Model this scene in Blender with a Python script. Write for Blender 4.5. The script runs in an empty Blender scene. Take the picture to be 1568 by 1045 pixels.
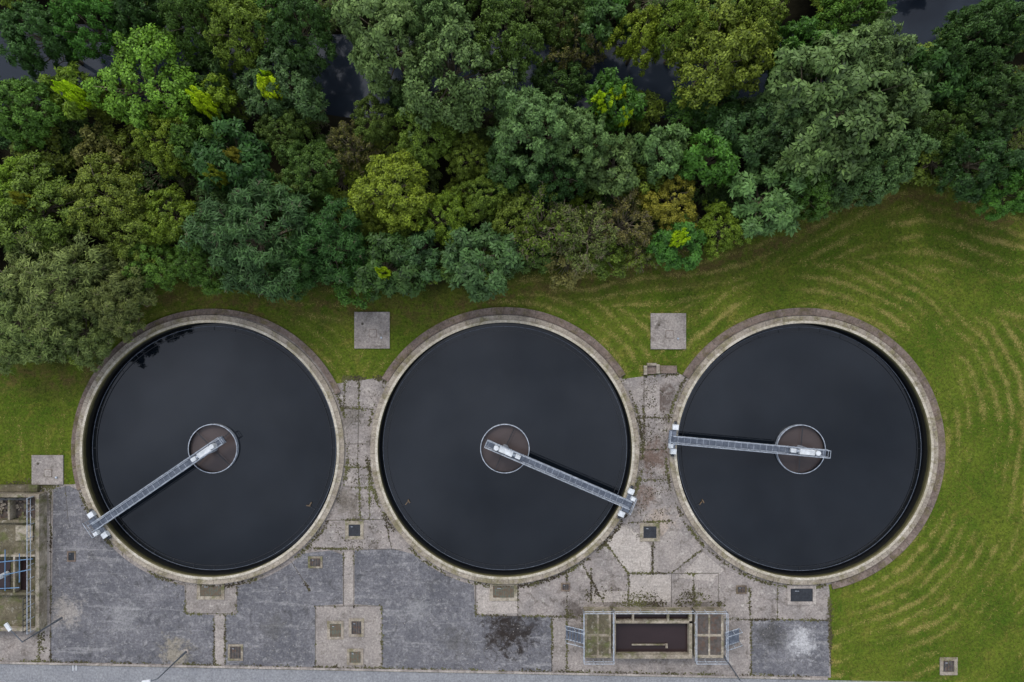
import bpy, math, random
import numpy as np
from mathutils import Vector, Matrix
random.seed(7)
H=76.2
def P(px,py,z=0.0):
    k=(H-z)/H/16.0
    return ((px-784)*k,(522.5-py)*k)
scene=bpy.context.scene
root=scene.collection
# ---------------------------------------------------------------- noise
def _h(ix,iy,s):
    n=(ix.astype(np.int64)*374761393+iy.astype(np.int64)*668265263+s*1442695041)&0xffffffff
    n=((n^(n>>13))*1274126177)&0xffffffff
    return ((n^(n>>16))&0xffff)/65535.0
def vn(x,y,s=0):
    ix=np.floor(x);iy=np.floor(y);fx=x-ix;fy=y-iy
    fx=fx*fx*(3-2*fx);fy=fy*fy*(3-2*fy)
    a=_h(ix,iy,s);b=_h(ix+1,iy,s);c=_h(ix,iy+1,s);d=_h(ix+1,iy+1,s)
    return (a*(1-fx)+b*fx)*(1-fy)+(c*(1-fx)+d*fx)*fy
def fbm(x,y,s=0,o=4):
    t=0;a=0.5;n=0
    for i in range(o):
        t=t+a*vn(x*2**i,y*2**i,s+i*17);n+=a;a*=.5
    return t/n
# ---------------------------------------------------------------- layout
TC=[P(321,689,.35),P(773,689,.35),P(1231,690,.35)]
tlx=np.array([-900,-60,0,100,200,232,300,400,470,600,720,780,830,900,980,1080,1150,1210,1280,1400,1450,1520,1568,1800,2600])
tly=np.array([600,560,560,570,520,440,445,460,450,465,455,440,428,418,400,400,372,355,300,290,300,325,330,345,300])
def yTL(x): return (522.5-np.interp(x*16+784,tlx,tly))/16
rvx=np.array([-1500,0,300,545,800,1000,1170,1300,1440,1568,2600]);rvy=np.array([60,92,95,112,100,110,122,80,18,-20,-60])
def yRV(x): return (522.5-np.interp(x*16+784,rvx,rvy))/16
def dist_tanks(x,y,r=13.8):
    return np.min([np.hypot(x-c[0],y-c[1])-r for c in TC],axis=0)
def is_paved(x,y):
    px=x*16+784;py=522.5-y*16
    return ((px<1272)&(py>740))|((px>321)&(px<773)&(py>578))|((px>=773)&(px<1231)&(py>570))|(py>1012+(px)*0.0195)
def yTLs(x): return (yTL(x-3)+yTL(x-1.5)+yTL(x)+yTL(x+1.5)+yTL(x+3))/5
def swath(x,y):
    wx=(fbm(x/14,y/14,3,2)-.5)*2.8+(fbm(x/2.6,y/2.6,5,3)-.5)*.8
    dT=dist_tanks(x,y);dL=(yTLs(x)-y)*0.9
    ph=np.where(dT<dL,dT,dL+0.4)
    return (ph+wx)/1.2
def swline(x,y):
    ph=swath(x,y)
    l=0.5+0.5*np.cos(ph*2*np.pi)
    br=fbm(x/5,y/5,21,4);b2=fbm(x/.8,y/.8,23,2);alt=.3+.7*vn(np.floor(ph+.5)*7.3,x/7+y/7,44)
    reg=np.interp(x*16+784,[0,520,850,1150,1568],[.15,.35,.7,1.0,1.0])
    return np.clip(l**3*alt*reg*np.clip((br-.34)*4.2,0.0,1)*np.clip(b2*2.6-.3,0,1.3),0,1)
# ---------------------------------------------------------------- materials
def lin(c):
    o=[]
    for v in c[:3]:
        v=v/255.0
        o.append(v/12.92 if v<=0.04045 else ((v+0.055)/1.055)**2.4)
    return (o[0],o[1],o[2],1)
class NB:
    def __init__(s,name,rough=.8,spec=.3,metal=0):
        s.m=bpy.data.materials.new(name);s.m.use_nodes=True
        s.t=s.m.node_tree;s.n=s.t.nodes;s.l=s.t.links
        s.b=s.n['Principled BSDF'];s.b.inputs['Roughness'].default_value=rough
        s.b.inputs['Specular IOR Level'].default_value=spec;s.b.inputs['Metallic'].default_value=metal
        s.geo=s.n.new('ShaderNodeNewGeometry');s.pos=s.geo.outputs['Position']
    def setin(s,sock,v):
        if isinstance(v,bpy.types.NodeSocket): s.l.new(v,sock)
        else: sock.default_value=v
    def noise(s,scale,detail=4,rough=.55,dist=0,vec=None):
        n=s.n.new('ShaderNodeTexNoise');n.inputs['Scale'].default_value=scale;n.inputs['Detail'].default_value=min(detail,5)
        n.inputs['Roughness'].default_value=rough;n.inputs['Distortion'].default_value=dist
        s.l.new(vec or s.pos,n.inputs['Vector']);return n.outputs['Fac']
    def stretched(s,sx,sy,rot=0):
        n=s.n.new('ShaderNodeMapping');n.inputs['Scale'].default_value=(sx,sy,1);n.inputs['Rotation'].default_value=(0,0,rot)
        s.l.new(s.pos,n.inputs['Vector']);return n.outputs[0]
    def math(s,op,a,b=0.0,clamp=False):
        n=s.n.new('ShaderNodeMath');n.operation=op;n.use_clamp=clamp
        s.setin(n.inputs[0],a);s.setin(n.inputs[1],b);return n.outputs[0]
    def step(s,f,a,b):
        n=s.n.new('ShaderNodeMapRange');n.interpolation_type='SMOOTHSTEP'
        s.setin(n.inputs['Value'],f);n.inputs['From Min'].default_value=a;n.inputs['From Max'].default_value=b
        return n.outputs['Result']
    def mix(s,f,a,b,mode='MIX'):
        n=s.n.new('ShaderNodeMix');n.data_type='RGBA';n.blend_type=mode
        s.setin(n.inputs[0],f);s.setin(n.inputs[6],a);s.setin(n.inputs[7],b);return n.outputs[2]
    def attr(s,name):
        n=s.n.new('ShaderNodeAttribute');n.attribute_name=name;return n.outputs['Fac']
    def blob(s,px,py,r,soft=.85,z=0):
        x,y=P(px,py,z)
        n=s.n.new('ShaderNodeVectorMath');n.operation='DISTANCE';s.l.new(s.pos,n.inputs[0]);n.inputs[1].default_value=(x,y,z)
        d=s.math('ADD',n.outputs['Value'],s.math('MULTIPLY',s.math('SUBTRACT',s._bn(),.5),r*3.6))
        return s.step(d,r,r*(1-soft))
    def _bn(s):
        if not hasattr(s,'bn'): s.bn=s.noise(1.1,9,.8,.4)
        return s.bn
    def z(s):
        n=s.n.new('ShaderNodeSeparateXYZ');s.l.new(s.pos,n.inputs[0]);return n.outputs[2]
    def col(s,c): s.setin(s.b.inputs['Base Color'],c)
    def bump(s,h,strength=.3,dist=.05):
        n=s.n.new('ShaderNodeBump');n.inputs['Strength'].default_value=strength;n.inputs['Distance'].default_value=dist
        s.l.new(h,n.inputs['Height']);s.l.new(n.outputs[0],s.b.inputs['Normal'])
M={}
def concrete(name,c1,c2,dark=(70,66,60),light=(190,184,172),moss=None,stains=(),tint=False,darkamt=.6,lightamt=.45):
    b=NB(name,.9,.2)
    c=b.mix(b.step(b.noise(.5,5,.6),.35,.65),lin(c1),lin(c2))
    c=b.mix(b.math('MULTIPLY',b.step(b.noise(.9,9,.75,.6),.48,.70),darkamt),c,lin(dark))
    c=b.mix(b.math('MULTIPLY',b.step(b.noise(1.6,9,.78,.3),.52,.72),lightamt),c,lin(light))
    if moss: c=b.mix(b.math('MULTIPLY',b.step(b.noise(.9,8,.7),.48,.66),.8),c,lin(moss))
    if tint:
        c=b.mix(b.math('ABSOLUTE',b.attr('tint')),c,b.mix(b.step(b.attr('tint'),-.01,.01),lin((88,82,78)),lin((196,186,172))))
    for (x,y,r,cc,a) in stains: c=b.mix(b.math('MULTIPLY',b.blob(x,y,r),a),c,lin(cc))
    f=b.noise(5,8,.85);c=b.mix(1,c,b.mix(b.step(f,.28,.72),(.62,.62,.62,1),(1.36,1.36,1.36,1)),'MULTIPLY')
    b.col(c);return b.m
M['concrete']=concrete('weathered_concrete',(138,129,122),(121,114,109),dark=(74,66,58),stains=[(955,830,1.8,(186,176,162),.6),(975,860,1.5,(190,180,167),.6),(1000,700,2.2,(80,59,46),.75),(1012,610,2.0,(64,49,39),.7),(985,760,1.5,(90,68,54),.6),(530,770,2.0,(78,70,58),.6),(540,640,1.6,(86,80,70),.5),(1010,800,1.8,(165,148,130),.5),(880,935,1.8,(54,45,38),.65),(1000,922,1.7,(62,54,46),.6),(940,920,1.4,(60,50,42),.6),(1070,920,1.4,(60,52,44),.6),(75,770,1.5,(84,78,60),.5)],tint=True,darkamt=.7)
M['slab']=concrete('slab_concrete',(146,137,129),(131,123,117),dark=(80,72,62),tint=True)
M['rim']=concrete('rim_concrete',(144,134,120),(126,116,104),dark=(84,74,50),light=(184,176,162),moss=(112,105,78),darkamt=.75)
M['lip']=concrete('lip_concrete',(176,168,153),(156,147,129),dark=(106,98,66),light=(200,195,183),darkamt=.75)
M['apron']=concrete('apron_concrete',(114,100,90),(98,86,78),dark=(56,44,36),light=(146,136,126),moss=(88,80,54))
M['wallc']=concrete('chamber_concrete',(146,136,120),(116,106,92),dark=(60,52,40),moss=(90,90,56),darkamt=.75)
M['moss']=concrete('mossy_concrete',(100,92,74),(78,72,56),dark=(42,36,28),moss=(80,84,46))
M['asphalt']=concrete('road_asphalt',(126,126,127),(118,118,120),dark=(102,102,103),light=(144,143,142),darkamt=.4,lightamt=.4)
b=NB('bitumen_paving',.9,.2)
c=b.mix(b.step(b.noise(.35,4,.6),.35,.65),lin((84,83,86)),lin((102,100,102)))
c=b.mix(b.math('MULTIPLY',b.step(b.noise(1.5,10,.8,.2),.48,.68),.5),c,lin((146,143,140)))
c=b.mix(b.math('MULTIPLY',b.step(b.noise(.7,9,.78,.8),.50,.70),.65),c,lin((58,57,57)))
c=b.mix(b.math('MULTIPLY',b.step(b.noise(1,7,.7,.4,b.stretched(.12,1.1,.5)),.54,.66),.45),c,lin((142,139,137)))
for (x,y,r,cc,a) in [(785,966,3.2,(36,30,26),.92),(765,975,2.0,(40,33,28),.7),(1228,985,1.9,(180,178,176),.6),(1178,972,2.2,(62,60,57),.7),(102,938,2.0,(152,144,134),.6),(270,1000,2.0,(140,130,110),.6),(700,985,2,(72,70,66),.5),(640,935,1.8,(136,134,132),.4),(420,960,1.6,(76,74,70),.5),(190,945,2,(138,136,134),.4)]:
    c=b.mix(b.math('MULTIPLY',b.blob(x,y,r),a),c,lin(cc))
f=b.noise(4.5,9,.88);c=b.mix(1,c,b.mix(b.step(f,.28,.72),(.55,.55,.55,1),(1.42,1.42,1.42,1)),'MULTIPLY')
b.col(c);M['bitumen']=b.m
b=NB('inner_tank_wall',.7,.3)
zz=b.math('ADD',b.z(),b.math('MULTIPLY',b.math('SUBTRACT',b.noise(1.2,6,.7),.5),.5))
c=b.mix(b.step(zz,.25,-.05),lin((118,110,80)),lin((66,62,36)));c=b.mix(b.step(zz,-.15,-.45),c,lin((14,14,12)))  # olive-beige at the top, darkening to near-black towards the bottom
b.col(c);M['innerwall']=b.m
def water(name,col,rough=.04,bs=.02,scale=1.5,ior=1.33):
    b=NB(name,rough,.5);b.b.inputs['IOR'].default_value=ior
    c=b.mix(b.step(b.noise(.12,4,.6,1),.35,.7),lin(col),lin([v*1.15+1 for v in col]));b.col(c)
    b.bump(b.noise(scale,3,.5),bs,.02);return b.m
M['water']=water('dark_tank_water',(10,14,19),.03,.01,1.5,1.46)
M['wellwater']=water('turbid_water',(66,58,56),.2)
M['chwater']=water('chamber_water',(44,34,34),.1)
M['river']=water('river_water',(34,40,48),.08,.04,2.5)
def metal(name,c,c2=None,rough=.5,met=.5,rust=0):
    b=NB(name,rough,.5,met)
    cc=b.mix(b.step(b.noise(3,5,.7),.35,.65),lin(c),lin(c2 or [v*.8 for v in c]))
    if rust: cc=b.mix(b.math('MULTIPLY',b.step(b.noise(2.2,7,.7),.48,.62),rust),cc,lin((86,60,42)))
    b.col(cc);return b.m
M['galv']=metal('galvanised_steel',(180,185,192),(128,134,142),.45,.35)
M['grate']=metal('grating_steel',(98,104,114),(70,76,86),.6,.3)
M['whitebox']=metal('white_enamel',(204,206,207),(176,178,178),.4,0)
M['darkmetal']=metal('dark_steel',(48,50,54),(34,36,40),.5,.3)
M['rusty']=metal('rusty_cover',(84,76,70),(62,57,52),.8,.1,.6)
M['greencover']=metal('weathered_green_cover',(78,88,78),(88,74,58),.8,.1,.5)
M['pole']=metal('galvanised_pole',(88,92,98),(72,76,82),.5,.2)
M['blue']=metal('blue_pipe_paint',(86,120,150),(70,104,136),.5,.1,.2)
M['black']=metal('joint_filler',(58,52,46),(80,74,62),.95,0)
M['brownbox']=metal('brown_fitting',(100,82,60),(80,66,50),.7,0)
b=NB('mown_grass',.95,.1)
n1=b.step(b.noise(.16,5,.6),.35,.65);n2=b.noise(2.2,8,.8)
c=b.mix(n1,lin((64,82,18)),lin((84,95,28)))
c=b.mix(b.math('MULTIPLY',b.step(b.noise(.33,6,.7,.6),.5,.7),.6),c,lin((52,76,16)))
c=b.mix(b.math('MULTIPLY',b.step(b.noise(.6,7,.8,.5),.5,.70),.6),c,lin((106,98,44)))
sw=b.attr('swline')
c=b.mix(b.math('MULTIPLY',b.math('MULTIPLY',sw,b.step(n2,.3,.6)),.85,True),c,lin((138,126,70)))
c=b.mix(b.math('MULTIPLY',b.attr('edge'),b.step(b.noise(.9,7,.7),.4,.6)),c,lin((86,70,42)))
c=b.mix(1,c,b.mix(b.step(b.noise(4,9,.9),.28,.72),(.45,.47,.45,1),(1.5,1.48,1.5,1)),'MULTIPLY')
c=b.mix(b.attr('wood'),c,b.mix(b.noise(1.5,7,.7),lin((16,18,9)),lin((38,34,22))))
b.col(c);b.bump(b.noise(5,4,.8),.5,.08);M['grass']=b.m
def leafm(name,gloss=.22):
    b=NB(name,.55,gloss)
    oi=b.n.new('ShaderNodeObjectInfo')
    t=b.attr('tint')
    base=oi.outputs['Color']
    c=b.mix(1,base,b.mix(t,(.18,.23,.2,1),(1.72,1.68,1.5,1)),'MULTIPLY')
    hs=b.n.new('ShaderNodeHueSaturation');b.l.new(c,hs.inputs['Color'])
    hs.inputs['Saturation'].default_value=1.0
    b.l.new(b.math('ADD',b.math('MULTIPLY',b.math('SUBTRACT',oi.outputs['Random'],.5),.03),.494),hs.inputs['Hue'])
    b.col(hs.outputs[0]);return b.m
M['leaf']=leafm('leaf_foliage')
b=NB('bark',.9,.1);b.col(b.mix(b.noise(4,3,.7),lin((84,76,60)),lin((138,128,108))));M['bark']=b.m
def bladem(name,ca,cb):
    b=NB(name,.8,.1);b.col(b.mix(b.attr('tint'),lin(ca),lin(cb)));return b.m
M['blade']=bladem('grass_blades',(46,66,13),(110,106,46))
M['straw']=bladem('grass_clipping_straw',(98,93,42),(148,134,78))
M['grime']=bladem('moss_and_grime',(52,44,37),(88,88,52))
M['palegrit']=bladem('pale_grit',(110,104,98),(170,164,156))
# ---------------------------------------------------------------- mesh builder
class MB:
    def __init__(s): s.v=[];s.f=[];s.mi=[];s.mats=[];s.tint=[]
    def m(s,key):
        if key not in s.mats: s.mats.append(key)
        return s.mats.index(key)
    def add(s,vs,fs,key,tint=0):
        o=len(s.v);s.v+=[tuple(v) for v in vs];s.tint+=[tint]*len(vs)
        i=s.m(key)
        for f in fs: s.f.append([o+k for k in f]);s.mi.append(i)
    def box(s,cx,cy,z0,z1,sx,sy,key,rot=0,tint=0):
        c,sn=math.cos(rot),math.sin(rot);vs=[]
        for z in (z0,z1):
            for dx,dy in ((-1,-1),(1,-1),(1,1),(-1,1)):
                x=dx*sx/2;y=dy*sy/2;vs.append((cx+x*c-y*sn,cy+x*sn+y*c,z))
        s.add(vs,[(3,2,1,0),(4,5,6,7),(0,1,5,4),(1,2,6,5),(2,3,7,6),(3,0,4,7)],key,tint)
    def pbox(s,x0,y0,x1,y1,z0,z1,key,tint=0):
        a=P(x0,y0);c=P(x1,y1)
        s.box((a[0]+c[0])/2,(a[1]+c[1])/2,z0,z1,abs(c[0]-a[0]),abs(c[1]-a[1]),key,0,tint)
    def tube(s,p0,p1,r,key,n=6,r1=None):
        p0=Vector(p0);p1=Vector(p1);d=(p1-p0)
        if d.length<1e-6:return
        d.normalize();u=d.orthogonal().normalized();w=d.cross(u);r1=r if r1 is None else r1
        vs=[]
        for p,rr in ((p0,r),(p1,r1)):
            for i in range(n):
                a=2*math.pi*i/n;vs.append(p+u*math.cos(a)*rr+w*math.sin(a)*rr)
        fs=[(i,(i+1)%n,n+(i+1)%n,n+i) for i in range(n)]+[tuple(range(n))[::-1],tuple(range(n,2*n))]
        s.add(vs,fs,key)
    def ring(s,r0,r1,z0,z1,key,n=160,key_in=None,cx=0,cy=0,a0=0,a1=2*math.pi):
        vs=[];full=abs(a1-a0-2*math.pi)<1e-4;k=n if full else n+1
        for i in range(k):
            a=a0+(a1-a0)*i/n;c,sn=math.cos(a),math.sin(a)
            vs+=[(cx+r0*c,cy+r0*sn,z0),(cx+r1*c,cy+r1*sn,z0),(cx+r1*c,cy+r1*sn,z1),(cx+r0*c,cy+r0*sn,z1)]
        top=[];inn=[]
        for i in range(n):
            a=4*i;bb=4*((i+1)%k)
            top+=[(a+2,bb+2,bb+3,a+3)[::-1],(a+1,bb+1,bb+2,a+2),(a,a+1,bb+1,bb)]
            inn.append((a+3,bb+3,bb,a))
        s.add(vs,top+([] if key_in else inn),key)
        if key_in: s.add(vs,inn,key_in)
    def disc(s,r,z,key,n=128,cx=0,cy=0):
        s.add([(cx+r*math.cos(2*math.pi*i/n),cy+r*math.sin(2*math.pi*i/n),z) for i in range(n)],[tuple(range(n))],key)
    def poly(s,pts,z,key,tint=0):
        ar=sum(pts[i][0]*pts[(i+1)%len(pts)][1]-pts[(i+1)%len(pts)][0]*pts[i][1] for i in range(len(pts)))
        if ar<0: pts=pts[::-1]
        s.add([(p[0],p[1],z) for p in pts],[tuple(range(len(pts)))],key,tint)
    def strip(s,pts,w,z,key):
        for a,c in zip(pts[:-1],pts[1:]):
            d=Vector((c[0]-a[0],c[1]-a[1]));L=d.length
            if L<1e-5: continue
            n=Vector((-d.y,d.x))/L*w/2
            s.add([(a[0]-n.x,a[1]-n.y,z),(c[0]-n.x,c[1]-n.y,z),(c[0]+n.x,c[1]+n.y,z),(a[0]+n.x,a[1]+n.y,z)],[(0,1,2,3)],key)
    def rail(s,pts,h=1.1,r=.03,key='galv',sp=1.3,closed=False):
        if closed: pts=pts+[pts[0]]
        for a,c in zip(pts[:-1],pts[1:]):
            a=Vector(a);c=Vector(c);L=(c-a).length;up=Vector((0,0,h))
            s.tube(a+up,c+up,r,key);s.tube(a+up*.5,c+up*.5,r*.8,key)
            n=max(1,round(L/sp))
            for i in range(n+1):
                p=a.lerp(c,i/n);s.tube(p,p+up,r,key)
    def obj(s,name,parent=None,bevel=0):
        me=bpy.data.meshes.new(name);me.from_pydata(s.v,[],s.f)
        for k in s.mats: me.materials.append(M[k])
        me.polygons.foreach_set('material_index',s.mi)
        a=me.attributes.new('tint','FLOAT','POINT');a.data.foreach_set('value',s.tint)
        me.update();o=bpy.data.objects.new(name,me);root.objects.link(o)
        if parent: o.parent=parent
        if bevel:
            md=o.modifiers.new('bevel','BEVEL');md.width=bevel;md.segments=1;md.limit_method='ANGLE'
        return o
def empty(name,loc=(0,0,0),rot=0):
    o=bpy.data.objects.new(name,None);o.location=loc;o.rotation_euler=(0,0,rot);root.objects.link(o);return o
# ---------------------------------------------------------------- ground sheet
def axis(lo,hi,st,far):
    a=list(np.arange(lo,hi+1e-6,st));g=st;p=lo;L=[]
    while p>-far: g*=1.35;p-=g;L.append(p)
    g=st;p=hi;R=[]
    while p<far: g*=1.35;p+=g;R.append(p)
    return np.array(L[::-1]+a+R)
ax=axis(-58,62,.2,800);ay=axis(-36,44,.2,800)
X,Y=np.meshgrid(ax,ay);nx,ny=len(ax),len(ay)
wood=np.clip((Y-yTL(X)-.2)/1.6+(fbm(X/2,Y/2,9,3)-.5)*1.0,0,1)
edge=np.clip(1-np.abs(Y-yTL(X)+.8)/2.4,0,1)*.9
dR=np.abs(Y-yRV(X));t=np.clip((5.5-dR)/2.8,0,1)
Z=-2.2*(t*t*(3-2*t))+(fbm(X/3,Y/3,2,3)-.5)*.5*wood*np.clip((Y-yTL(X))/3,0,1)
idx=np.arange(nx*ny).reshape(ny,nx)
q=np.stack([idx[:-1,:-1],idx[:-1,1:],idx[1:,1:],idx[1:,:-1]],-1).reshape(-1,4)
cx=(X[:-1,:-1]+X[1:,1:]).ravel()/2;cy=(Y[:-1,:-1]+Y[1:,1:]).ravel()/2
q=q[dist_tanks(cx,cy,12.55)>0]
def npmesh(name,co,quads,mats,mi=None,attrs={}):
    me=bpy.data.meshes.new(name)
    me.vertices.add(len(co));me.vertices.foreach_set('co',co.astype(np.float32).ravel())
    me.loops.add(quads.size);me.loops.foreach_set('vertex_index',quads.astype(np.int32).ravel())
    me.polygons.add(len(quads));me.polygons.foreach_set('loop_start',np.arange(0,quads.size,4,dtype=np.int32))
    for k in mats: me.materials.append(M[k])
    if mi is not None: me.polygons.foreach_set('material_index',mi.astype(np.int32))
    for k,v in attrs.items():
        a=me.attributes.new(k,'FLOAT','POINT');a.data.foreach_set('value',np.asarray(v,dtype=np.float32).ravel())
    me.update(calc_edges=True);me.validate();return me
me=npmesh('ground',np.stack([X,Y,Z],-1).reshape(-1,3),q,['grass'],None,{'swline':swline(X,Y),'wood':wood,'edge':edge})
o=bpy.data.objects.new('ground',me);root.objects.link(o)
b=MB();xs=np.linspace(-300,300,121)
for a,c in zip(xs[:-1],xs[1:]):
    ya,yc=float(yRV(a)),float(yRV(c));b.add([(a,ya-4.5,-1.3),(c,yc-4.5,-1.3),(c,yc+4.5,-1.3),(a,ya+4.5,-1.3)],[(0,1,2,3)],'river')
b.obj('river')
# ---------------------------------------------------------------- paving
def arc(t,p0,p1,r=12.7,n=40):
    cx,cy=TC[t];a=P(*p0);c=P(*p1);a0=math.atan2(a[1]-cy,a[0]-cx);a1=math.atan2(c[1]-cy,c[0]-cx)
    while a1<a0: a1+=2*math.pi
    return [(cx+r*math.cos(a0+(a1-a0)*i/n),cy+r*math.sin(a0+(a1-a0)*i/n)) for i in range(n+1)]
def rd(px): return 1013+px*0.0195
pts=[P(-900,742),P(110,742)]+arc(0,(118,742),(522,578),n=90)+[P(585,578)]+arc(1,(580,578),(965,570),n=90)+[P(1035,570)]+arc(2,(1040,570),(1270,905),n=90)+[P(1270,905),P(1272,rd(1272)),P(-900,rd(-900))]
b=MB();b.poly(pts,.010,'concrete');b.obj('concrete_pavement')
b=MB();W=lambda L:[P(*p) for p in L]
b.poly(W([(82,748),(106,744)])+arc(0,(122,750),(284,890),13.3)+W([(284,940),(328,942),(328,rd(328)-1),(76,rd(76)-1),(80,900)]),.018,'bitumen')
b.poly(W([(345,942),(363,940)])+arc(0,(363,895),(462,845),13.3)+W([(508,843),(525,850),(525,925),(483,928),(483,rd(483)-1),(345,rd(345)-1)]),.018,'bitumen')
b.poly(W([(543,843),(600,840)])+arc(1,(632,850),(728,885),13.3)+W([(728,942),(845,945),(845,rd(845)-1),(585,rd(585)-1),(585,928),(543,925)]),.018,'bitumen')
b.poly(W([(1150,948),(1268,950),(1270,rd(1270)-2),(1150,rd(1150)-2)]),.018,'bitumen')
b.obj('bitumen_yard')
b=MB();rs=random.Random(3)
slabs=[((527,582),(549,622)),((551,582),(578,622)),((527,682),(548,713)),((528,717),(549,743)),((528,845),(541,925)),((846,947),(867,1025)),((285,890),(361,938)),((731,892),(792,940)),((484,929),(582,1023)),((1030,892),(1060,922)),((964,880),(1027,922)),((1064,902),(1098,922)),((907,905),(960,922)),((1102,907),(1147,943)),((330,943),(344,1018)),((963,592),(985,638)),((987,590),(1010,638)),((60,790),(78,898)),((60,900),(77,1010))]
for (x0,y0),(x1,y1) in slabs:
    b.poly(W([(x0,y0),(x1,y0),(x1,y1),(x0,y1)]),.014,'slab',rs.uniform(-.3,.2))
b.poly(W([(921,824),(958,876),(995,877),(997,836),(950,804)]),.014,'slab',.25)
b.poly(W([(1001,834),(1030,804),(1074,840),(1028,876),(1001,877)]),.014,'slab',-.12)
b.poly(W([(1076,845),(1109,873),(1090,890),(1040,885)]),.014,'slab',.15)
b.obj('concrete_slab_paving')
b=MB()
J=[[(550,580),(548,700),(552,795)],[(528,585),(526,640)],[(524,625),(572,627)],[(524,680),(566,680)],[(524,715),(568,716)],[(515,745),(578,748)],[(500,797),(598,795)],[(480,840),(615,842)],[(542,842),(542,928)],[(526,845),(526,928)],[(585,928),(585,1024)],[(483,928),(483,1022)],[(483,928),(585,928)],[(328,942),(328,1018)],[(345,942),(345,1018)],[(845,945),(845,1028)],[(728,942),(880,945)],[(868,945),(868,1028)],[(1150,948),(1150,1034)],[(1110,948),(1268,950)],[(986,575),(986,690)],[(962,640),(1020,640)],[(965,690),(1020,688)],[(975,735),(1020,735)],[(962,800),(1030,798)],[(962,878),(962,930)],[(1028,878),(1028,930)],[(920,822),(962,878),(1100,878)],[(1028,878),(1075,842)],[(890,860),(925,925)],[(78,744),(78,1014)],[(60,742),(60,1012)],[(284,890),(284,940),(363,940),(363,895)],[(728,890),(728,942)],[(793,890),(793,943)],[(868,878),(868,945)],[(905,870),(905,925)],[(1100,878),(1100,945)],[(1148,900),(1148,948)],[(1190,900),(1190,950)],[(1062,878),(1062,922)],[(999,800),(999,878)],[(440,850),(475,905)],[(100,744),(105,800)],[(1270,905),(1272,1036)],[(590,795),(600,842)],[(566,715),(566,795)],[(868,965),(893,965)]]
for k_,L in enumerate(J): b.strip(W(L),.04 if k_%3 else .06,.0222+.0004*(k_%2),'black')
rc=random.Random(9)
for k_ in range(16):
    x=rc.choice([rc.uniform(500,620),rc.uniform(930,1040),rc.uniform(850,1140),rc.uniform(90,840)]);y=rc.uniform(860,1000) if (x<500 or 620<x<930 or x>1040) else rc.uniform(640,900)
    if float(dist_tanks(np.array(P(x,y)[0]),np.array(P(x,y)[1]),13.9))<0: continue
    L=[(x,y)];a=rc.uniform(0,6.28)
    for j in range(5):
        a+=rc.uniform(-.7,.7);x+=math.cos(a)*7;y+=math.sin(a)*7;L.append((x,y))
    if all(float(dist_tanks(np.array(P(*p)[0]),np.array(P(*p)[1]),13.4))>0 for p in L): b.strip(W(L),.022,.0238,'black')
b.obj('pavement_joints')
b=MB()
def rp(px,off): return P(px,rd(px)+off)
b.poly([rp(-3000,4),rp(4000,4),rp(4000,110),rp(-3000,110)],.012,'asphalt');b.obj('road')
b=MB()
for i in range(-60,72):
    x0=i*16*1.0*1.2;x1=x0+18.9
    if x1>1276: break
    a=rp(x0,0);c=rp(x1,0);c2=rp(x1,3);a2=rp(x0,3)
    vs=[(p[0],p[1],z) for z in (0,.11) for p in (a2,c2,c,a)]
    b.add(vs,[(4,5,6,7),(0,1,5,4),(2,3,7,6),(1,2,6,5),(3,0,4,7)],'slab',rs.uniform(-.2,.2))
b.obj('road_kerb')
b=MB()
x,y=P(112,1023);b.box(x,y,.016,.019,.07,.5,'whitebox');b.box(x+.3,y,.016,.019,.07,.5,'whitebox')
b.obj('road_markings')
# grime / moss growing along joints, edges and the tank walls (real flat flecks)
g=np.random.default_rng(77)
pp=[];sz=[];cl=[]
def along(a,c,dens,spread,s0=.1):
    a=np.array(a);c=np.array(c);L=np.linalg.norm(c-a);n=int(L*dens)
    if n<1:return
    t=g.uniform(0,1,n);d=(c-a)/L;nn=np.array([-d[1],d[0]])
    p=a+t[:,None]*(c-a)+nn*(g.normal(size=n)*spread)[:,None]
    keep=fbm(p[:,0]/1.7,p[:,1]/1.7,61,3)>g.uniform(.34,.66,n)
    p=p[keep];pp.append(p);sz.append(s0*g.uniform(.35,1.4,len(p))**1.5);cl.append(np.clip(fbm(p[:,0]/2,p[:,1]/2,71,2)*1.2-.2+g.normal(size=len(p))*.2,0,1))
for L in J:
    w_=W(L)
    for a,c in zip(w_[:-1],w_[1:]): along(a,c,42,.07,.09)
def arcal(t,d0,d1,r,dens,sp,s0=.1):
    cx,cy=TC[t];n=60
    for i in range(n):
        a=math.radians(d0+(d1-d0)*i/n);c=math.radians(d0+(d1-d0)*(i+1)/n)
        along((cx+r*math.cos(a),cy+r*math.sin(a)),(cx+r*math.cos(c),cy+r*math.sin(c)),dens,sp,s0)
arcal(0,197,385,13.15,70,.1);arcal(1,150,392,13.15,70,.1);arcal(2,148,282,13.15,70,.1)
along(P(895,912),P(1110,912),90,.3,.09);along(P(895,925),P(1110,925),130,.2,.09);along(P(868,940),P(895,940),130,.25,.1)
along(P(64,742),P(64,1000),80,.2);along(P(524,580),P(585,580),120,.15);along(P(963,573),P(1040,573),120,.15);along(P(1270,905),P(1272,1036),90,.1)
along(P(0,744),P(118,744),120,.25);along(rp(0,-1),rp(1270,-1),40,.1)
n=4600;px_=np.concatenate([g.normal(1000,14,n//2),g.normal(540,26,n//2)]);py_=g.uniform(580,840,len(px_))
x_=(px_-784)/16;y_=(522.5-py_)/16
k_=(fbm(x_/1.2,y_/1.2,91,4)>g.uniform(.48,.66,len(x_)))&(dist_tanks(x_,y_,12.95)>0)
pp.append(np.stack([x_,y_],-1)[k_]);sz.append(.08*g.uniform(.3,1.3,k_.sum()));cl.append(g.uniform(0,.4,k_.sum()))
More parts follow.
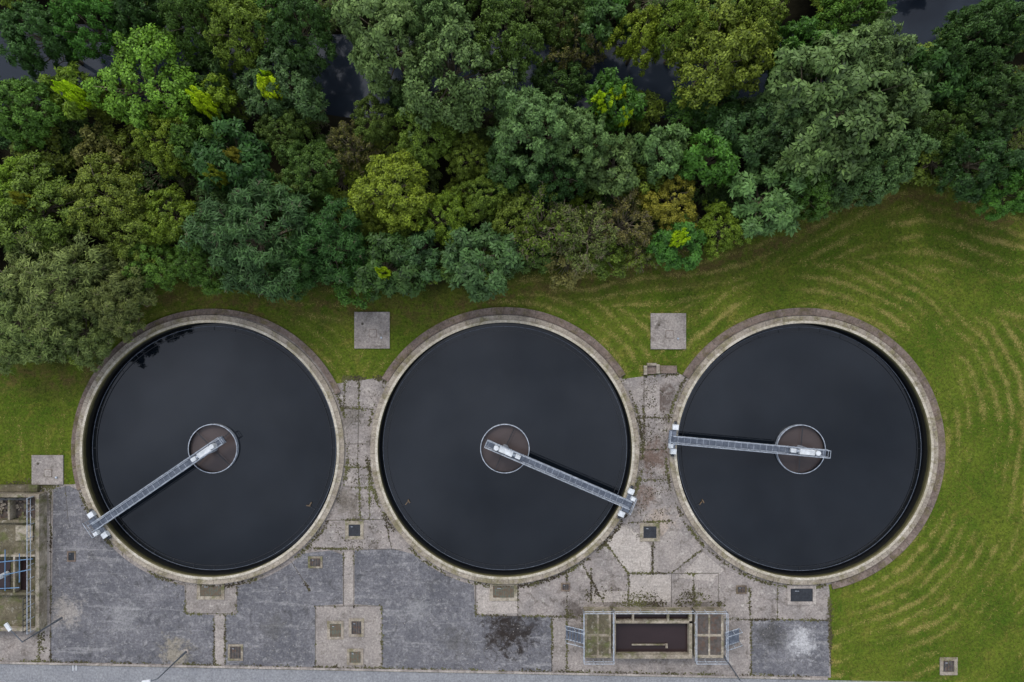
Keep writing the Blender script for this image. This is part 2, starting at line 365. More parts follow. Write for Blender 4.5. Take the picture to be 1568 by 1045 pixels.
p=np.concatenate(pp);s_=np.concatenate(sz);c_=np.concatenate(cl)
k_=dist_tanks(p[:,0],p[:,1],12.86)>0;p=p[k_];s_=s_[k_];c_=c_[k_]
def flecks(name,p,s_,c_,mat,z0=.027):
    n=len(p);a0=g.uniform(0,6.28,n);z=np.where(dist_tanks(p[:,0],p[:,1],13.12)<0,.066,z0)+g.uniform(0,.012,n)
    vs=[]
    for k in range(4):
        a=a0+k*np.pi/2+g.normal(size=n)*.3;r=s_*g.uniform(.5,1.2,n);vs.append(np.stack([p[:,0]+r*np.cos(a),p[:,1]+r*np.sin(a),z],-1))
    co=np.stack(vs,1).reshape(-1,3);me=npmesh(name,co,np.arange(4*n).reshape(n,4),[mat],None,{'tint':np.repeat(c_,4)})
    o=bpy.data.objects.new(name,me);root.objects.link(o)
flecks('pavement_moss',p,s_*.8,c_,'grime')
n=12000;x_=g.uniform(-49,30.5,n);y_=g.uniform(-32,-3.5,n)
k_=is_paved(x_,y_)&(dist_tanks(x_,y_,13.15)>0)&(y_>-30.6-(x_+49)*.0195)&(fbm(x_/2.3,y_/2.3,101,4)>g.uniform(.46,.7,n))
p=np.stack([x_,y_],-1)[k_];flecks('pavement_grit',p,.045*g.uniform(.3,1.4,len(p)),g.uniform(0,1,len(p))**1.5,'palegrit')
# ---------------------------------------------------------------- clarifiers
WZ=-.9
fit=[(146,89),(-152,85),(-153,84)]
for ti,(cx,cy) in enumerate(TC):
    e=empty('clarifier_tank',(cx,cy,0))
    b=MB();b.ring(12.36,12.82,-.5,.33,'rim',220);b.ring(12.12,12.36,-3,.38,'lip',220,'innerwall')
    for i in range(48):
        a=2*math.pi*i/48+.03;b.box(12.6*math.cos(a),12.6*math.sin(a),.3,.334,.4,.03,'black',a)
    b.obj('rim_wall',e)
    b=MB();b.ring(12.82,13.1,0,.06,'concrete',200);b.obj('apron_kerb',e)
    if ti==0: a0,a1=math.radians(24),math.radians(197)
    if ti==1: a0,a1=math.radians(32),math.radians(150)
    if ti==2: a0,a1=math.radians(-78),math.radians(148)
    b=MB();r1=13.6 if ti else 13.45;dx=.15 if ti==0 else 0
    b.ring(12.9,r1,-.2,.14,'apron',140,cx=dx,a0=a0,a1=a1)
    n=int((a1-a0)/math.radians(9))
    for i in range(n+1):
        a=a0+(a1-a0)*i/n;b.box(dx+(13.1+r1)/2*math.cos(a),(13.1+r1)/2*math.sin(a),.1,.146,r1-13.15,.05,'black',a)
    b.obj('apron_walkway',e)
    b=MB();b.disc(11.78,WZ,'water',200);b.ring(11.8,12.14,WZ-.35,WZ-.25,'water',200);b.obj('tank_water',e)
    b=MB();b.ring(11.76,11.8,WZ-.4,WZ+.06,'grate',260)
    b.obj('weir_plate',e)
    b=MB();b.ring(11.36,11.39,WZ-.2,WZ+.10,'darkmetal',260)
    for i in range(36):
        a=math.radians(i*10);b.box(11.57*math.cos(a),11.57*math.sin(a),WZ+.02,WZ+.05,.4,.04,'darkmetal',a)
    b.obj('scum_baffle',e)
    b=MB();b.ring(2.3,2.37,WZ-.3,WZ+.5,'galv',96,'darkmetal');b.disc(2.29,WZ+.03,'wellwater',64)
    for k in range(4):
        a=math.radians(45+90*k+20*ti);b.tube((.3*math.cos(a),.3*math.sin(a),WZ+.4),(2.32*math.cos(a),2.32*math.sin(a),WZ+.4),.04,'darkmetal')
    b.tube((0,0,-3),(0,0,.8),.35,'galv',20);b.obj('feed_well',e)
    fx,fy=fit[ti];fx/=16;fy/=-16;a=math.atan2(fy,fx)
    b=MB();b.box(fx,fy,WZ-.1,WZ+.18,.4,.08,'brownbox',a+.4);b.box(fx+.22,fy+.18,WZ-.1,WZ+.22,.1,.35,'brownbox',a)
    b.tube((fx,fy,WZ+.1),(11.4*math.cos(a),11.4*math.sin(a),WZ+.1),.02,'darkmetal');b.obj('scum_box',e)
ang=[math.radians(-145.8),math.radians(-23.2),math.radians(174.8)]
for ti,(cx,cy) in enumerate(TC):
    e=empty('scraper_bridge',(cx,cy,0),ang[ti])
    dz=.85;x0,x1=-1.9,12.9;w=.31
    b=MB();b.box((x0+x1)/2,0,dz-.02,dz,x1-x0,2*w-.06,'grate');b.box((x0+x1)/2,0,dz-.2,dz-.024,x1-x0,2*w-.08,'darkmetal')  # underside darkness put into the colour, so the water reflects it dark
    for i in range(int((x1-x0)/.6)): b.box(x0+.25+i*.6,0,dz,dz+.012,.035,2*w-.1,'galv')
    b.obj('walkway_deck',e)
    b=MB()
    for s_ in (-1,1):
        b.box((x0+x1)/2,s_*w,dz-.04,dz+.1,x1-x0,.045,'galv');b.box((x0+x1)/2,s_*w,dz-.24,dz-.042,x1-x0,.04,'darkmetal')  # lower beam and truss coloured dark to paint a darker reflection below
        n=12
        for i in range(n):
            xa=2.2+i*(x1-2.2)/n*.97;xb=2.2+(i+.5)*(x1-2.2)/n*.97;xc=2.2+(i+1)*(x1-2.2)/n*.97
            b.tube((xa,s_*w,dz-.2),(xb,s_*w*.8,dz-.65),.03,'darkmetal',4);b.tube((xb,s_*w*.8,dz-.65),(xc,s_*w,dz-.2),.03,'darkmetal',4)
        b.tube((2.2,s_*w*.8,dz-.65),(x1-.8,s_*w*.8,dz-.65),.05,'darkmetal',5)
    b.obj('truss_beams',e)
    b=MB()
    for s_ in (-1,1): b.rail([(x0,s_*(w+.04),dz),(x1-.1,s_*(w+.04),dz)],1.1,.028,'galv',1.25)
    b.rail([(x0,-w,dz),(x0,w,dz)],1.1,.028,'galv',1)
    b.obj('handrails',e)
    b=MB();b.box(.5,0,dz+.02,dz+.16,2.9,.7,'grate')
    b.box(.1,.02,dz+.16,dz+.75,1.4,.5,'whitebox');b.box(1.35,0,dz+.16,dz+.6,.5,.38,'whitebox');b.tube((1.1,0,dz+.4),(-.9,0,dz+.4),.16,'galv',12)
    b.tube((-.85,0,dz+.1),(-.85,0,dz+.95),.24,'whitebox',16)
    b.obj('drive_housing',e,.03)
    b=MB();xr=12.47
    b.box(xr,0,.5,.8,.22,2.5,'galv');b.box(xr+.25,-.0,.86,.9,.7,1.7,'grate')
    for s_ in (-1,1):
        b.box(xr+.03,s_*1.15,.52,1.05,.55,.5,'whitebox')
        b.tube((xr-.12,s_*1.5,.56),(xr+.12,s_*1.5,.56),.19,'darkmetal',18);b.tube((xr-.13,s_*1.5,.56),(xr+.13,s_*1.5,.56),.08,'galv',10)
    b.box(xr+.4,.62,.9,1.5,.4,.35,'whitebox')
    b.rail([(xr+.6,-.8,.9),(xr+.6,.8,.9)],1.0,.03,'galv',.8)
    b.obj('end_carriage',e,.02)
    b=MB()
    for i in range(5):
        xx=3.2+i*2;b.tube((xx,0,dz-.2),(xx,0,WZ-.3),.035,'darkmetal')
    b.box(7.4,0,WZ-.3,WZ-.1,8.5,.05,'darkmetal');b.obj('scraper_arm',e)
# ---------------------------------------------------------------- pads, covers
def pad(x0,y0,x1,y1,extra=True):
    b=MB();b.pbox(x0,y0,x1,y1,0,.16,'slab',-.12)
    mx,my=P((x0+x1)/2,(y0+y1)/2)
    if extra:
        b.box(mx+.1,my-.3,.16,.19,.75,.75,'apron');b.box(mx+.1,my-.3,.19,.21,.66,.66,'slab')
        b.tube((mx+.9,my-.7,.16),(mx+.9,my-.7,.3),.1,'galv',10);b.tube((mx-.9,my+.6,.16),(mx-.9,my+.6,.2),.12,'black',10)
    b.obj('concrete_pad',None,.02)
pad(543,478,597,534);pad(996,480,1050,535);pad(50,697,98,742)
def cover(x,y,w,h=None,key='rusty',frame='wallc',fr=5):
    h=h or w;b=MB();cx_,cy_=P(x,y);W_=w/16;H_=h/16;f=fr/16
    for (dx,dy,sx,sy) in ((0,H_/2+f/2,W_+2*f,f),(0,-H_/2-f/2,W_+2*f,f),(W_/2+f/2,0,f,H_),(-W_/2-f/2,0,f,H_)):
        b.box(cx_+dx,cy_+dy,0,.09,sx,sy,frame)
    b.box(cx_,cy_,0,.045,W_,H_,key)
    n=max(3,int(W_/.22))
    for i in range(n): b.box(cx_-W_/2+(i+.5)*W_/n,cy_,.045,.06,.05,H_*.88,'darkmetal' if key!='greencover' else 'brownbox')
    b.box(cx_,cy_,.045,.064,W_*.95,.04,key)
    b.tube((cx_-W_*.3,cy_+H_*.3,.06),(cx_-W_*.12,cy_+H_*.3,.1),.025,'galv')
    b.obj('manhole_cover')
cover(323,904,32,18,'greencover');cover(771,906,32,18,'greencover');cover(1227,911,34,20,'darkmetal','slab')
cover(543,812,18,18,'darkmetal');cover(483,861,16,12,'rusty','wallc',3);cover(995,815,20,18,'darkmetal');cover(514,965,17,20,'greencover','rim',4);cover(546,961,15,20,'rusty','rim',4);cover(544,1006,17,17,'greencover','rim',4)
cover(361,999,17,19,'rusty','wallc',3);cover(110,852,9,12,'darkmetal','apron',2);cover(866,899,10,9,'rusty','apron',2);cover(1135,903,12,9,'rusty','apron',2);cover(1452,1020,17,17,'rusty','rim',5)
b=MB()
for (x0,y0,x1,y1) in ((985,560,990,574),(1004,558,1009,572),(990,556,1004,560)): b.pbox(x0,y0,x1,y1,0,.45,'rim')
b.pbox(990,560,1004,573,0,.2,'apron');b.pbox(1010,560,1036,572,0,.18,'apron');b.obj('valve_chamber',None,.02)
# ---------------------------------------------------------------- inlet chamber (bottom)
e=empty('inlet_chamber',(0,0,0))
ZT=1.2
def qbox(b,x0,y0,x1,y1,z0,z1,key,tint=0):
    a=P(x0,y0,z1);c=P(x1,y1,z1);b.box((a[0]+c[0])/2,(a[1]+c[1])/2,z0,z1,abs(c[0]-a[0]),abs(c[1]-a[1]),key,0,tint)
b=MB()
for r in ((940,936,1060,941),(940,1003,1060,1009),(938,951,1060,955),(938,941,943,951),(938,955,943,1003),(1055,941,1060,1003),(968,941,971,951),(1022,941,1025,951)): qbox(b,*r,0,ZT,'wallc')
b.obj('trough_walls',e,.02)
b=MB();qbox(b,943,955,1055,1003,.1,.45,'chwater');qbox(b,943,941,1055,951,.1,.6,'chwater');b.obj('trough_water',e)
b=MB()
for x0,x1 in ((895,936),(1064,1108)):
    qbox(b,x0,936,x1,1008,0,1.25,'wallc')
    m=(x0+x1)/2
    for (u0,v0,u1,v1) in ((x0+4,941,m-1.5,971),(m+1.5,941,x1-4,971),(x0+4,975,m-1.5,1003),(m+1.5,975,x1-4,1003)):
        qbox(b,u0,v0,u1,v1,1.25,1.29,'moss' if x0<1000 else 'rusty')
b.obj('side_chambers',e,.015)
b=MB()
for x0,x1 in ((893,938),(1063,1110)):
    c=[(*P(x,y,1.25),1.27) for x,y in ((x0,934),(x1,934),(x1,1010),(x0,1010))]
    if x0<1000: b.rail([c[0],c[1],c[2],c[3]],1.05,.035,'galv',1.1); b.rail([c[3],c[0]],1.05,.035,'galv',1.1)
    else: b.rail([c[0],c[1]],1.05,.035,'galv',1.1); b.rail([c[1],c[2],c[3],c[0]],1.05,.035,'galv',1.1)
a_=(*P(940,934,ZT),ZT);c_=(*P(1060,934,ZT),ZT);b.rail([a_,c_],1.05,.03,'galv',1.2)
b.obj('handrails',e)
b=MB()
for sgn,xs_,yy in ((-1,893,972),(1,1108,976)):
    X0,Y0=P(xs_,yy,.6)
    for i in range(6):
        xx=X0+sgn*(.15+i*.27);z=1.1-i*.2
        b.box(xx,Y0,z-.04,z,.22,1.2,'grate')
    for s_ in (-1,1):
        b.tube((X0,Y0+s_*.62,1.15),(X0+sgn*1.65,Y0+s_*.62,.0),.05,'galv');b.tube((X0,Y0+s_*.62,2.2),(X0+sgn*1.65,Y0+s_*.62,1.05),.035,'galv')
        for k in (0,.5,1): b.tube((X0+sgn*1.65*k,Y0+s_*.62,1.15-1.15*k),(X0+sgn*1.65*k,Y0+s_*.62,2.2-1.15*k),.035,'galv')
b.obj('access_stairs',e)
b=MB();x,y=P(995,988,.7);b.box(x,y,.5,.62,3.4,.12,'wallc');b.box(x+1.6,y-.1,.5,.7,.2,.4,'wallc');b.obj('flow_baffle',e)
# ---------------------------------------------------------------- left distribution chamber
e=empty('distribution_chamber')
b=MB();zt=1.3
for r in ((-70,757,60,762),(-70,962,60,967),(54,762,60,962),(-70,797,54,801),(-70,850,54,853),(-70,908,54,912),(12,762,15,797),(20,853,23,908)): qbox(b,*r,0,zt,'moss' if r[1] in(797,908) else 'wallc')
b.obj('chamber_walls',e,.02)
b=MB();qbox(b,-70,762,54,797,0,.3,'rusty');qbox(b,-70,801,54,850,0,.9,'moss');qbox(b,-70,853,54,908,0,.35,'moss');qbox(b,-70,912,54,962,0,.8,'moss')
qbox(b,24,805,50,828,.9,1.05,'wallc');qbox(b,24,858,40,905,.35,.4,'chwater');qbox(b,-20,858,16,905,.35,.4,'chwater');b.obj('chamber_floors',e)
rr_=random.Random(2);b=MB()
for i in range(60):
    x,y=P(rr_.uniform(-10,50),rr_.uniform(766,794),.4);b.box(x,y,.28,.28+rr_.uniform(.05,.25),rr_.uniform(.1,.4),rr_.uniform(.1,.3),rr_.choice(['rusty','apron','rim','moss']),rr_.uniform(0,3))
b.obj('rubble',e)
b=MB()
b.rail([(*P(52,760,zt),zt),(*P(52,965,zt),zt)],1.05,.04,'galv',1.2);b.rail([(*P(-40,762,zt),zt),(*P(52,762,zt),zt)],1.05,.04,'darkmetal',1.2)
b.rail([(*P(46,912,zt),zt),(*P(46,962,zt),zt)],1.05,.035,'darkmetal',.5);b.obj('handrails',e)
b=MB()
for (x0,y0,x1,y1) in ((-10,862,50,856),(-10,884,48,872),(8,842,8,905),(30,848,30,892),(-10,902,30,900)):
    b.tube((*P(x0,y0,1.6),1.6),(*P(x1,y1,1.6),1.6),.045,'blue',8)
b.tube((*P(8,880,1),.6),(*P(8,880,1),2.2),.22,'whitebox',14);b.obj('pipework',e)
b=MB();b.pbox(0,742,62,752,0,.5,'moss');b.pbox(-70,742,0,752,0,.5,'moss');b.obj('retaining_wall',None,.02)
for (bx,by,dx,dy) in ((95,946,-.9,1.25),(285,998,-.7,-.1),(1105,1000,.5,-.3)):
    x,y=P(bx,by);e=empty('street_lamp',(x,y,0))
    b=MB();b.tube((0,0,0),(0,0,1.2),.11,'pole',10);b.tube((0,0,1.2),(0,0,6.2),.08,'pole',10,.05);b.box(0,0,0,.05,.45,.45,'slab');b.obj('pole',e)
    L=math.hypot(dx,dy);b=MB();b.tube((0,0,6.15),(dx,dy,6.5),.045,'pole',8);b.obj('bracket_arm',e)
    a=math.atan2(dy,dx);b=MB();b.box(dx*1.15,dy*1.15,6.42,6.6,.75,.32,'whitebox',a);b.box(dx*1.15,dy*1.15,6.38,6.42,.6,.24,'galv',a);b.obj('lamp_head',e,.05)
# ---------------------------------------------------------------- trees
def unit(v): return v/np.maximum(np.linalg.norm(v,axis=-1,keepdims=True),1e-9)
def tubes(segs,n=4):
    co=[];qd=[];o=0
    for p0,p1,r0,r1 in segs:
        p0=np.array(p0,float);p1=np.array(p1,float);d=unit(p1-p0);u=unit(np.cross(d,[.3,.9,.1]));w=np.cross(d,u)
        a=np.arange(n)*2*np.pi/n
        ringd=np.cos(a)[:,None]*u+np.sin(a)[:,None]*w
        co.append(p0+ringd*r0);co.append(p1+ringd*r1)
        i=np.arange(n);j=(i+1)%n;qd.append(np.stack([i,j,n+j,n+i],-1)+o);o+=2*n
    return np.concatenate(co),np.concatenate(qd)
def tree_mesh(name,seed,R,Ht,flat,npf,nleaf,ll,lw,ros=0,pr=(.16,.28),twigs=0,upb=.9):
    g=np.random.default_rng(seed)
    cz=Ht-R*flat
    d=unit(g.normal(size=(npf*3,3)));d=d[d[:,2]>-.15][:npf];npf=len(d)
    az=np.arctan2(d[:,1],d[:,0]);ph=g.uniform(0,6.28,4)
    lob=1+.15*np.sin(3*az+ph[0])+.12*np.sin(5*az+ph[1])+.09*np.sin(8*az+ph[2])
    rad=R*lob*g.uniform(.4,.98,npf)**.5
    pc=d*rad[:,None]*.9;pc[:,2]*=flat;pc[:,2]+=cz+g.uniform(-.09,.09,npf)*R
    prr=R*g.uniform(pr[0],pr[1],npf)
    ptint=g.uniform(0,1,npf)
    nc=nleaf//(ros if ros else 1)
    w=prr**2;pi=g.choice(npf,nc,p=w/w.sum())
    dd=g.normal(size=(nc,3));dd[:,2]+=upb;dd=unit(dd)
    c0=np.array([0,0,cz-R*flat*.2]);out=unit(pc[pi]-c0)
    dd=unit(dd+out*.5)
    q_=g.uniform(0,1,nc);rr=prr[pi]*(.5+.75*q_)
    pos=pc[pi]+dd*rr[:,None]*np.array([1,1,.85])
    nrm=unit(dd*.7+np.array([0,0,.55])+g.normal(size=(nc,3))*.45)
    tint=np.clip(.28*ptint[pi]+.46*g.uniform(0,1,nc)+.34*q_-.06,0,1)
    u=unit(np.cross(nrm,g.normal(size=(nc,3))));v=np.cross(nrm,u)
    if ros:
        P_=np.repeat(pos,ros,0);N_=np.repeat(nrm,ros,0);U=np.repeat(u,ros,0);V=np.repeat(v,ros,0);T=np.repeat(tint,ros)
        a=np.tile(np.arange(ros)*2*np.pi/ros,nc)+g.normal(size=nc*ros)*.25
        t=np.cos(a)[:,None]*U+np.sin(a)[:,None]*V
        t=unit(t-N_*g.uniform(.0,.6,nc*ros)[:,None]);bi=unit(np.cross(N_,t))
        P_=P_+t*ll*.1
    else:
        P_=pos;N_=nrm;T=tint;t=u;t=unit(t-np.array([0,0,.25]));bi=unit(np.cross(N_,t))
    n=len(P_);L=ll*g.uniform(.65,1.25,n)[:,None];Wd=lw*g.uniform(.7,1.2,n)[:,None]
    T=np.clip(T+g.uniform(-.1,.1,n),0,1)
    co=np.stack([P_,P_+t*L*.5+bi*Wd*.5,P_+t*L-N_*L*.15,P_+t*L*.5-bi*Wd*.5],1).reshape(-1,3)
    qd=np.arange(4*n).reshape(n,4)
    segs=[];tr=R*.045+.04
    top=np.array([g.normal()*.1*R,g.normal()*.1*R,cz]);mid=np.array([top[0]*.4,top[1]*.4,cz*.5])
    segs+=[((0,0,-.6),mid,tr*1.3,tr),(mid,top,tr,tr*.6)]
    sel=g.choice(npf,min(npf,30),replace=False)
    for s_ in sel:
        f=g.uniform(.3,1);st=mid*(1-f)+top*f;en=pc[s_];m_=st*.45+en*.55+g.normal(size=3)*.06*R
        segs+=[(st,m_,tr*.4,tr*.24),(m_,en,tr*.24,tr*.08)]
    for i in range(twigs):
        s_=g.integers(npf);st=pc[s_]-unit(pc[s_]-c0)*prr[s_]*.5;dr=unit(unit(pc[s_]-c0)+g.normal(size=3)*.35+np.array([0,0,.3]))
        en=st+dr*prr[s_]*g.uniform(1.4,2.2);segs.append((st,en,.04,.015))
        for k in range(3):
            f=g.uniform(.3,.9);s2=st*(1-f)+en*f;segs.append((s2,s2+unit(dr+g.normal(size=3)*.6)*prr[s_]*.7,.022,.01))
    tc,tq=tubes(segs)
    off=len(co);co=np.concatenate([co,tc]);quads=np.concatenate([qd,tq+off])
    mi=np.concatenate([np.zeros(len(qd)),np.ones(len(tq))])
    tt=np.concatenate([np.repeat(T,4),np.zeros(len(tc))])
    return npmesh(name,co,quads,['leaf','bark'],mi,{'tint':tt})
PR={}
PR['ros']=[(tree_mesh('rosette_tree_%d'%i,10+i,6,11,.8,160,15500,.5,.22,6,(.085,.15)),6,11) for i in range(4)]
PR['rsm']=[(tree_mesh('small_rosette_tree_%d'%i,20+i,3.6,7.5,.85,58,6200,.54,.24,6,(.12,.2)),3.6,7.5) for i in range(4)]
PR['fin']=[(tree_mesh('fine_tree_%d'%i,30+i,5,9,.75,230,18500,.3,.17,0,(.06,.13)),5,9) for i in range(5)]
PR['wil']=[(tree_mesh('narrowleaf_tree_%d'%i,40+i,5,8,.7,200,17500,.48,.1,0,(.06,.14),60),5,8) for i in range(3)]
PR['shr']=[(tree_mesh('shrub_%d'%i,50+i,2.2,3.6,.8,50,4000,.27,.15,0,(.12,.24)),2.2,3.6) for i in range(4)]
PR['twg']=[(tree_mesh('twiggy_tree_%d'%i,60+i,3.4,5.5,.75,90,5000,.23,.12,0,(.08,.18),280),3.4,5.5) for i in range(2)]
C={'bri':(74,114,30),'mid':(62,98,32),'dk':(46,74,30),'blu':(52,80,42),'gry':(76,101,54),'oli':(86,104,33),'yel':(112,120,30),'ylg':(96,118,30),'wil':(88,102,52),'brn':(94,92,46),'och':(114,112,36),'dol':(66,88,33),'lim':(156,186,26)}
rt=random.Random(11)
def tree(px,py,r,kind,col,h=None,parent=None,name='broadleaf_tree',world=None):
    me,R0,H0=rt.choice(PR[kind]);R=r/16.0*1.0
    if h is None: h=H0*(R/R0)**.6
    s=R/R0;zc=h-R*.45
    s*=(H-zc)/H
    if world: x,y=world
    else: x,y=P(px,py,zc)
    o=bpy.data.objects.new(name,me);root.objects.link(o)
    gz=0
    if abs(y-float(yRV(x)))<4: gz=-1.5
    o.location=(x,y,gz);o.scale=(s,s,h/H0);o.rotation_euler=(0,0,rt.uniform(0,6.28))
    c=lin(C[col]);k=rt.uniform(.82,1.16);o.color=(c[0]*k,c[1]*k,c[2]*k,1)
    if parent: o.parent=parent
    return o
TL=[(208,112,92,'fin','bri',11),(20,30,58,'ros','dk',11),(105,15,55,'fin','mid',11),(185,-5,55,'ros','dk',10),(350,25,62,'fin','oli',11),(270,10,52,'fin','dol',11),
(418,115,72,'ros','blu',10),(440,20,60,'ros','dk',12),(305,100,45,'rsm','dk',8),(318,140,34,'rsm','ylg',7),(590,35,85,'ros','gry',13),(690,95,95,'fin','gry',14),(660,10,60,'ros','gry',13),(770,40,66,'fin','dol',12),
(880,55,48,'twg','brn',8),(860,10,50,'fin','dol',9),(985,35,48,'fin','ylg',10),(930,15,46,'rsm','dk',9),(1115,60,88,'fin','oli',13),(1060,20,50,'fin','oli',12),(1170,20,60,'fin','oli',12),(1300,150,118,'ros','gry',15),(1355,75,78,'ros','gry',14),(1250,60,60,'ros','mid',11),(1215,185,62,'ros','blu',11),(1370,230,62,'ros','gry',11),
(1500,55,60,'fin','dk',11),(1545,140,60,'ros','dk',11),(1462,190,48,'fin','dol',8),(1450,100,52,'rsm','dk',9),(1515,245,58,'ros','dk',10),(1562,285,48,'ros','mid',9),(1440,245,45,'shr','oli',5),(1330,-5,58,'fin','mid',11),(1545,25,52,'ros','dk',11),(1500,130,46,'fin','dk',9),(1390,150,50,'ros','gry',11),
(18,160,58,'ros','mid',9),(100,140,44,'rsm','ylg',7),(55,230,50,'shr','oli',5),(55,320,78,'fin','oli',8),(8,290,50,'fin','ylg',8),(155,300,64,'fin','oli',8),(150,235,42,'shr','brn',5),(85,430,88,'wil','wil',8),(25,500,72,'wil','wil',7),(175,455,60,'wil','wil',7),(120,510,55,'wil','wil',6),(230,400,48,'fin','mid',6),(200,360,50,'fin','oli',7),(255,330,50,'fin','ylg',7),
(250,215,50,'fin','ylg',8),(345,235,58,'rsm','dk',9),(295,215,42,'rsm','mid',8),(382,365,98,'wil','blu',10),(330,330,50,'fin','dk',7),(470,255,52,'fin','dol',7),(500,370,68,'wil','dk',8),(440,300,45,'fin','dol',6),(530,225,42,'twg','brn',6),(600,290,66,'fin','ylg',8),(650,205,52,'fin','oli',7),(570,180,40,'fin','dol',6),(720,235,42,'fin','oli',6),
(815,190,74,'ros','gry',11),(895,205,55,'ros','gry',10),(948,150,46,'rsm','mid',9),(940,250,46,'rsm','gry',8),(1015,225,44,'rsm','gry',8),(1092,235,44,'rsm','mid',9),(740,398,60,'rsm','blu',8),(595,410,55,'rsm','dk',7),(640,390,42,'rsm','blu',6),(678,335,46,'fin','ylg',6),(742,300,40,'fin','oli',6),(835,345,62,'twg','oli',7),(795,330,48,'fin','oli',6),(895,355,55,'twg','wil',7),(960,340,48,'twg','brn',6),(1030,308,46,'fin','och',6),(1045,375,42,'rsm','mid',6),(1110,348,42,'fin','ylg',6),(1178,300,62,'rsm','gry',9),(1145,200,48,'rsm','blu',9),(1240,280,50,'ros','mid',9),(850,270,48,'fin','dk',7),(780,255,40,'rsm','dk',7),(555,330,40,'fin','oli',5),(985,280,36,'shr','oli',5),(1310,255,60,'ros','gry',9),(430,200,45,'fin','dol',7),(1100,160,40,'rsm','dk',7),
(445,410,48,'wil','dk',7),(540,430,38,'shr','mid',4),(700,400,40,'shr','dol',4),(870,400,40,'shr','brn',4),(930,390,36,'shr','oli',4),(985,380,36,'twg','oli',4),(310,400,50,'wil','mid',7),(860,120,50,'fin','dk',7),(620,140,40,'fin','dk',7)]
for t_ in TL: tree(*t_)
for (x,y,r,c) in ((295,145,16,'lim'),(405,125,18,'lim'),(395,105,11,'lim'),(930,150,20,'lim'),(950,138,12,'lim'),(90,130,15,'lim'),(320,262,14,'yel'),(960,170,12,'lim'),(350,232,12,'och'),(580,415,10,'lim'),(1050,360,12,'lim'),(20,300,12,'yel')):
    tree(x,y,r,'rsm',c,9.5,name='sapling')
ug=empty('undergrowth');ru=random.Random(5)
gx=-64
while gx<66:
    gy=-6.0
    while gy<42:
        x=gx+ru.uniform(-1.4,1.4);y=gy+ru.uniform(-1.4,1.4)
        if y>float(yTL(x))+1.4 and abs(y-float(yRV(x)))>3.6:
            r=ru.uniform(24,46)
            tree(0,0,r,ru.choice(['shr','shr','shr','twg']),ru.choice(['dol','oli','dk','mid','ylg','oli','dk','dol']),ru.uniform(2,4.0),ug,'shrub',(x,y))
        gy+=3.5
    gx+=3.5
dw=empty('distant_woodland')
for i in range(150):
    x=ru.uniform(-150,150);y=ru.uniform(-8,110)
    if y<float(yTL(x))+3: continue
    if abs(x)<56 and y<37: continue
    tree(0,0,ru.uniform(60,110),ru.choice(['ros','fin','wil']),ru.choice(['dol','oli','dk','mid','gry']),ru.uniform(8,13),dw,'woodland_tree',(x,y))
# ---------------------------------------------------------------- grass blades / clippings
g=np.random.default_rng(4)
def scatter(name,N,mode,mat,sl,sw_):
    x=g.uniform(-54,54,N);y=g.uniform(-35,16,N)
    ok=(dist_tanks(x,y,13.75)>0)&(~is_paved(x,y))&(y<yTL(x)+1)
    x,y=x[ok],y[ok];l=swline(x,y)
    if mode:
        k=g.uniform(0,1,len(x))<l*1.15;x,y,l=x[k],y[k],l[k]
    n=len(x);a=g.uniform(0,6.28,n);L=sl*g.uniform(.5,1.5,n);w=sw_*g.uniform(.6,1.4,n)
    p=np.stack([x,y,np.full(n,.01)],-1)
    t=np.stack([np.cos(a),np.sin(a),g.uniform(.1,.9,n) if not mode else g.uniform(0,.25,n)],-1);t=unit(t)
    bb=np.stack([-np.sin(a),np.cos(a),np.zeros(n)],-1)
    co=np.stack([p-bb*w[:,None]/2,p+bb*w[:,None]/2,p+t*L[:,None]+bb*w[:,None]*.2,p+t*L[:,None]-bb*w[:,None]*.2],1).reshape(-1,3)
    tn=np.repeat(np.clip(g.uniform(0,1,n)*.35+fbm(x/1.5,y/1.5,8,3)*.65-.1+(0 if mode else l*.5)+(.2 if mode else 0),0,1),4)
    me=npmesh(name,co,np.arange(4*n).reshape(n,4),[mat],None,{'tint':tn})
    o=bpy.data.objects.new(name,me);root.objects.link(o)
scatter('grass',130000,0,'blade',.17,.055)
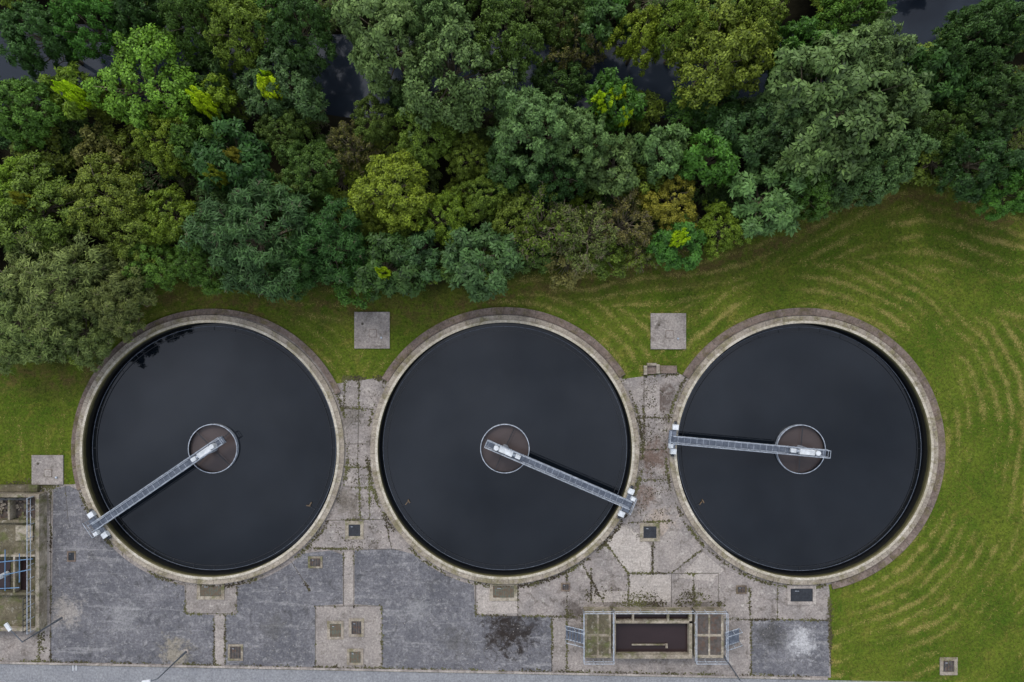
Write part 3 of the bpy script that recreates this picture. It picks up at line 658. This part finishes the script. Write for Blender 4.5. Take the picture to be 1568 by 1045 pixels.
scatter('grass_clippings',420000,1,'straw',.15,.05)
# ---------------------------------------------------------------- light, world, camera
w=bpy.data.worlds.new('World');scene.world=w;w.use_nodes=True
nt=w.node_tree;bg=nt.nodes['Background'];sky=nt.nodes.new('ShaderNodeTexSky');sky.sky_type='NISHITA';sky.sun_disc=False
EL,RO=math.radians(50),math.radians(-20)
sky.sun_elevation=EL;sky.sun_rotation=RO
hs=nt.nodes.new('ShaderNodeHueSaturation');hs.inputs['Saturation'].default_value=.42
nt.links.new(sky.outputs[0],hs.inputs['Color'])
tc=nt.nodes.new('ShaderNodeTexCoord');nz=nt.nodes.new('ShaderNodeTexNoise');nz.inputs['Scale'].default_value=5.5;nz.inputs['Detail'].default_value=4
nt.links.new(tc.outputs['Generated'],nz.inputs['Vector'])
mr=nt.nodes.new('ShaderNodeMapRange');mr.inputs['From Min'].default_value=.35;mr.inputs['From Max'].default_value=.65;mr.inputs['To Min'].default_value=1.55;mr.inputs['To Max'].default_value=3.0
nt.links.new(nz.outputs['Fac'],mr.inputs['Value'])
mx=nt.nodes.new('ShaderNodeMix');mx.data_type='RGBA';mx.blend_type='MULTIPLY';mx.inputs[0].default_value=1
nt.links.new(hs.outputs[0],mx.inputs[6]);nt.links.new(mr.outputs[0],mx.inputs[7]);nt.links.new(mx.outputs[2],bg.inputs['Color'])
bg.inputs['Strength'].default_value=.15
sl=bpy.data.lights.new('sun','SUN');sl.energy=1.4;sl.angle=math.radians(18);sl.color=(1,.97,.93)
so=bpy.data.objects.new('sun',sl);root.objects.link(so)
az=RO
dirv=Vector((math.sin(az)*math.cos(EL),math.cos(az)*math.cos(EL),math.sin(EL)))
so.rotation_euler=dirv.to_track_quat('Z','Y').to_euler();so.location=(0,0,90)
cam=bpy.data.cameras.new('camera');co=bpy.data.objects.new('camera',cam);root.objects.link(co)
co.location=(0,0,H);cam.lens=28;cam.sensor_width=36;cam.clip_end=3000;scene.camera=co
scene.view_settings.view_transform='Standard';scene.view_settings.look='None';scene.view_settings.exposure=0
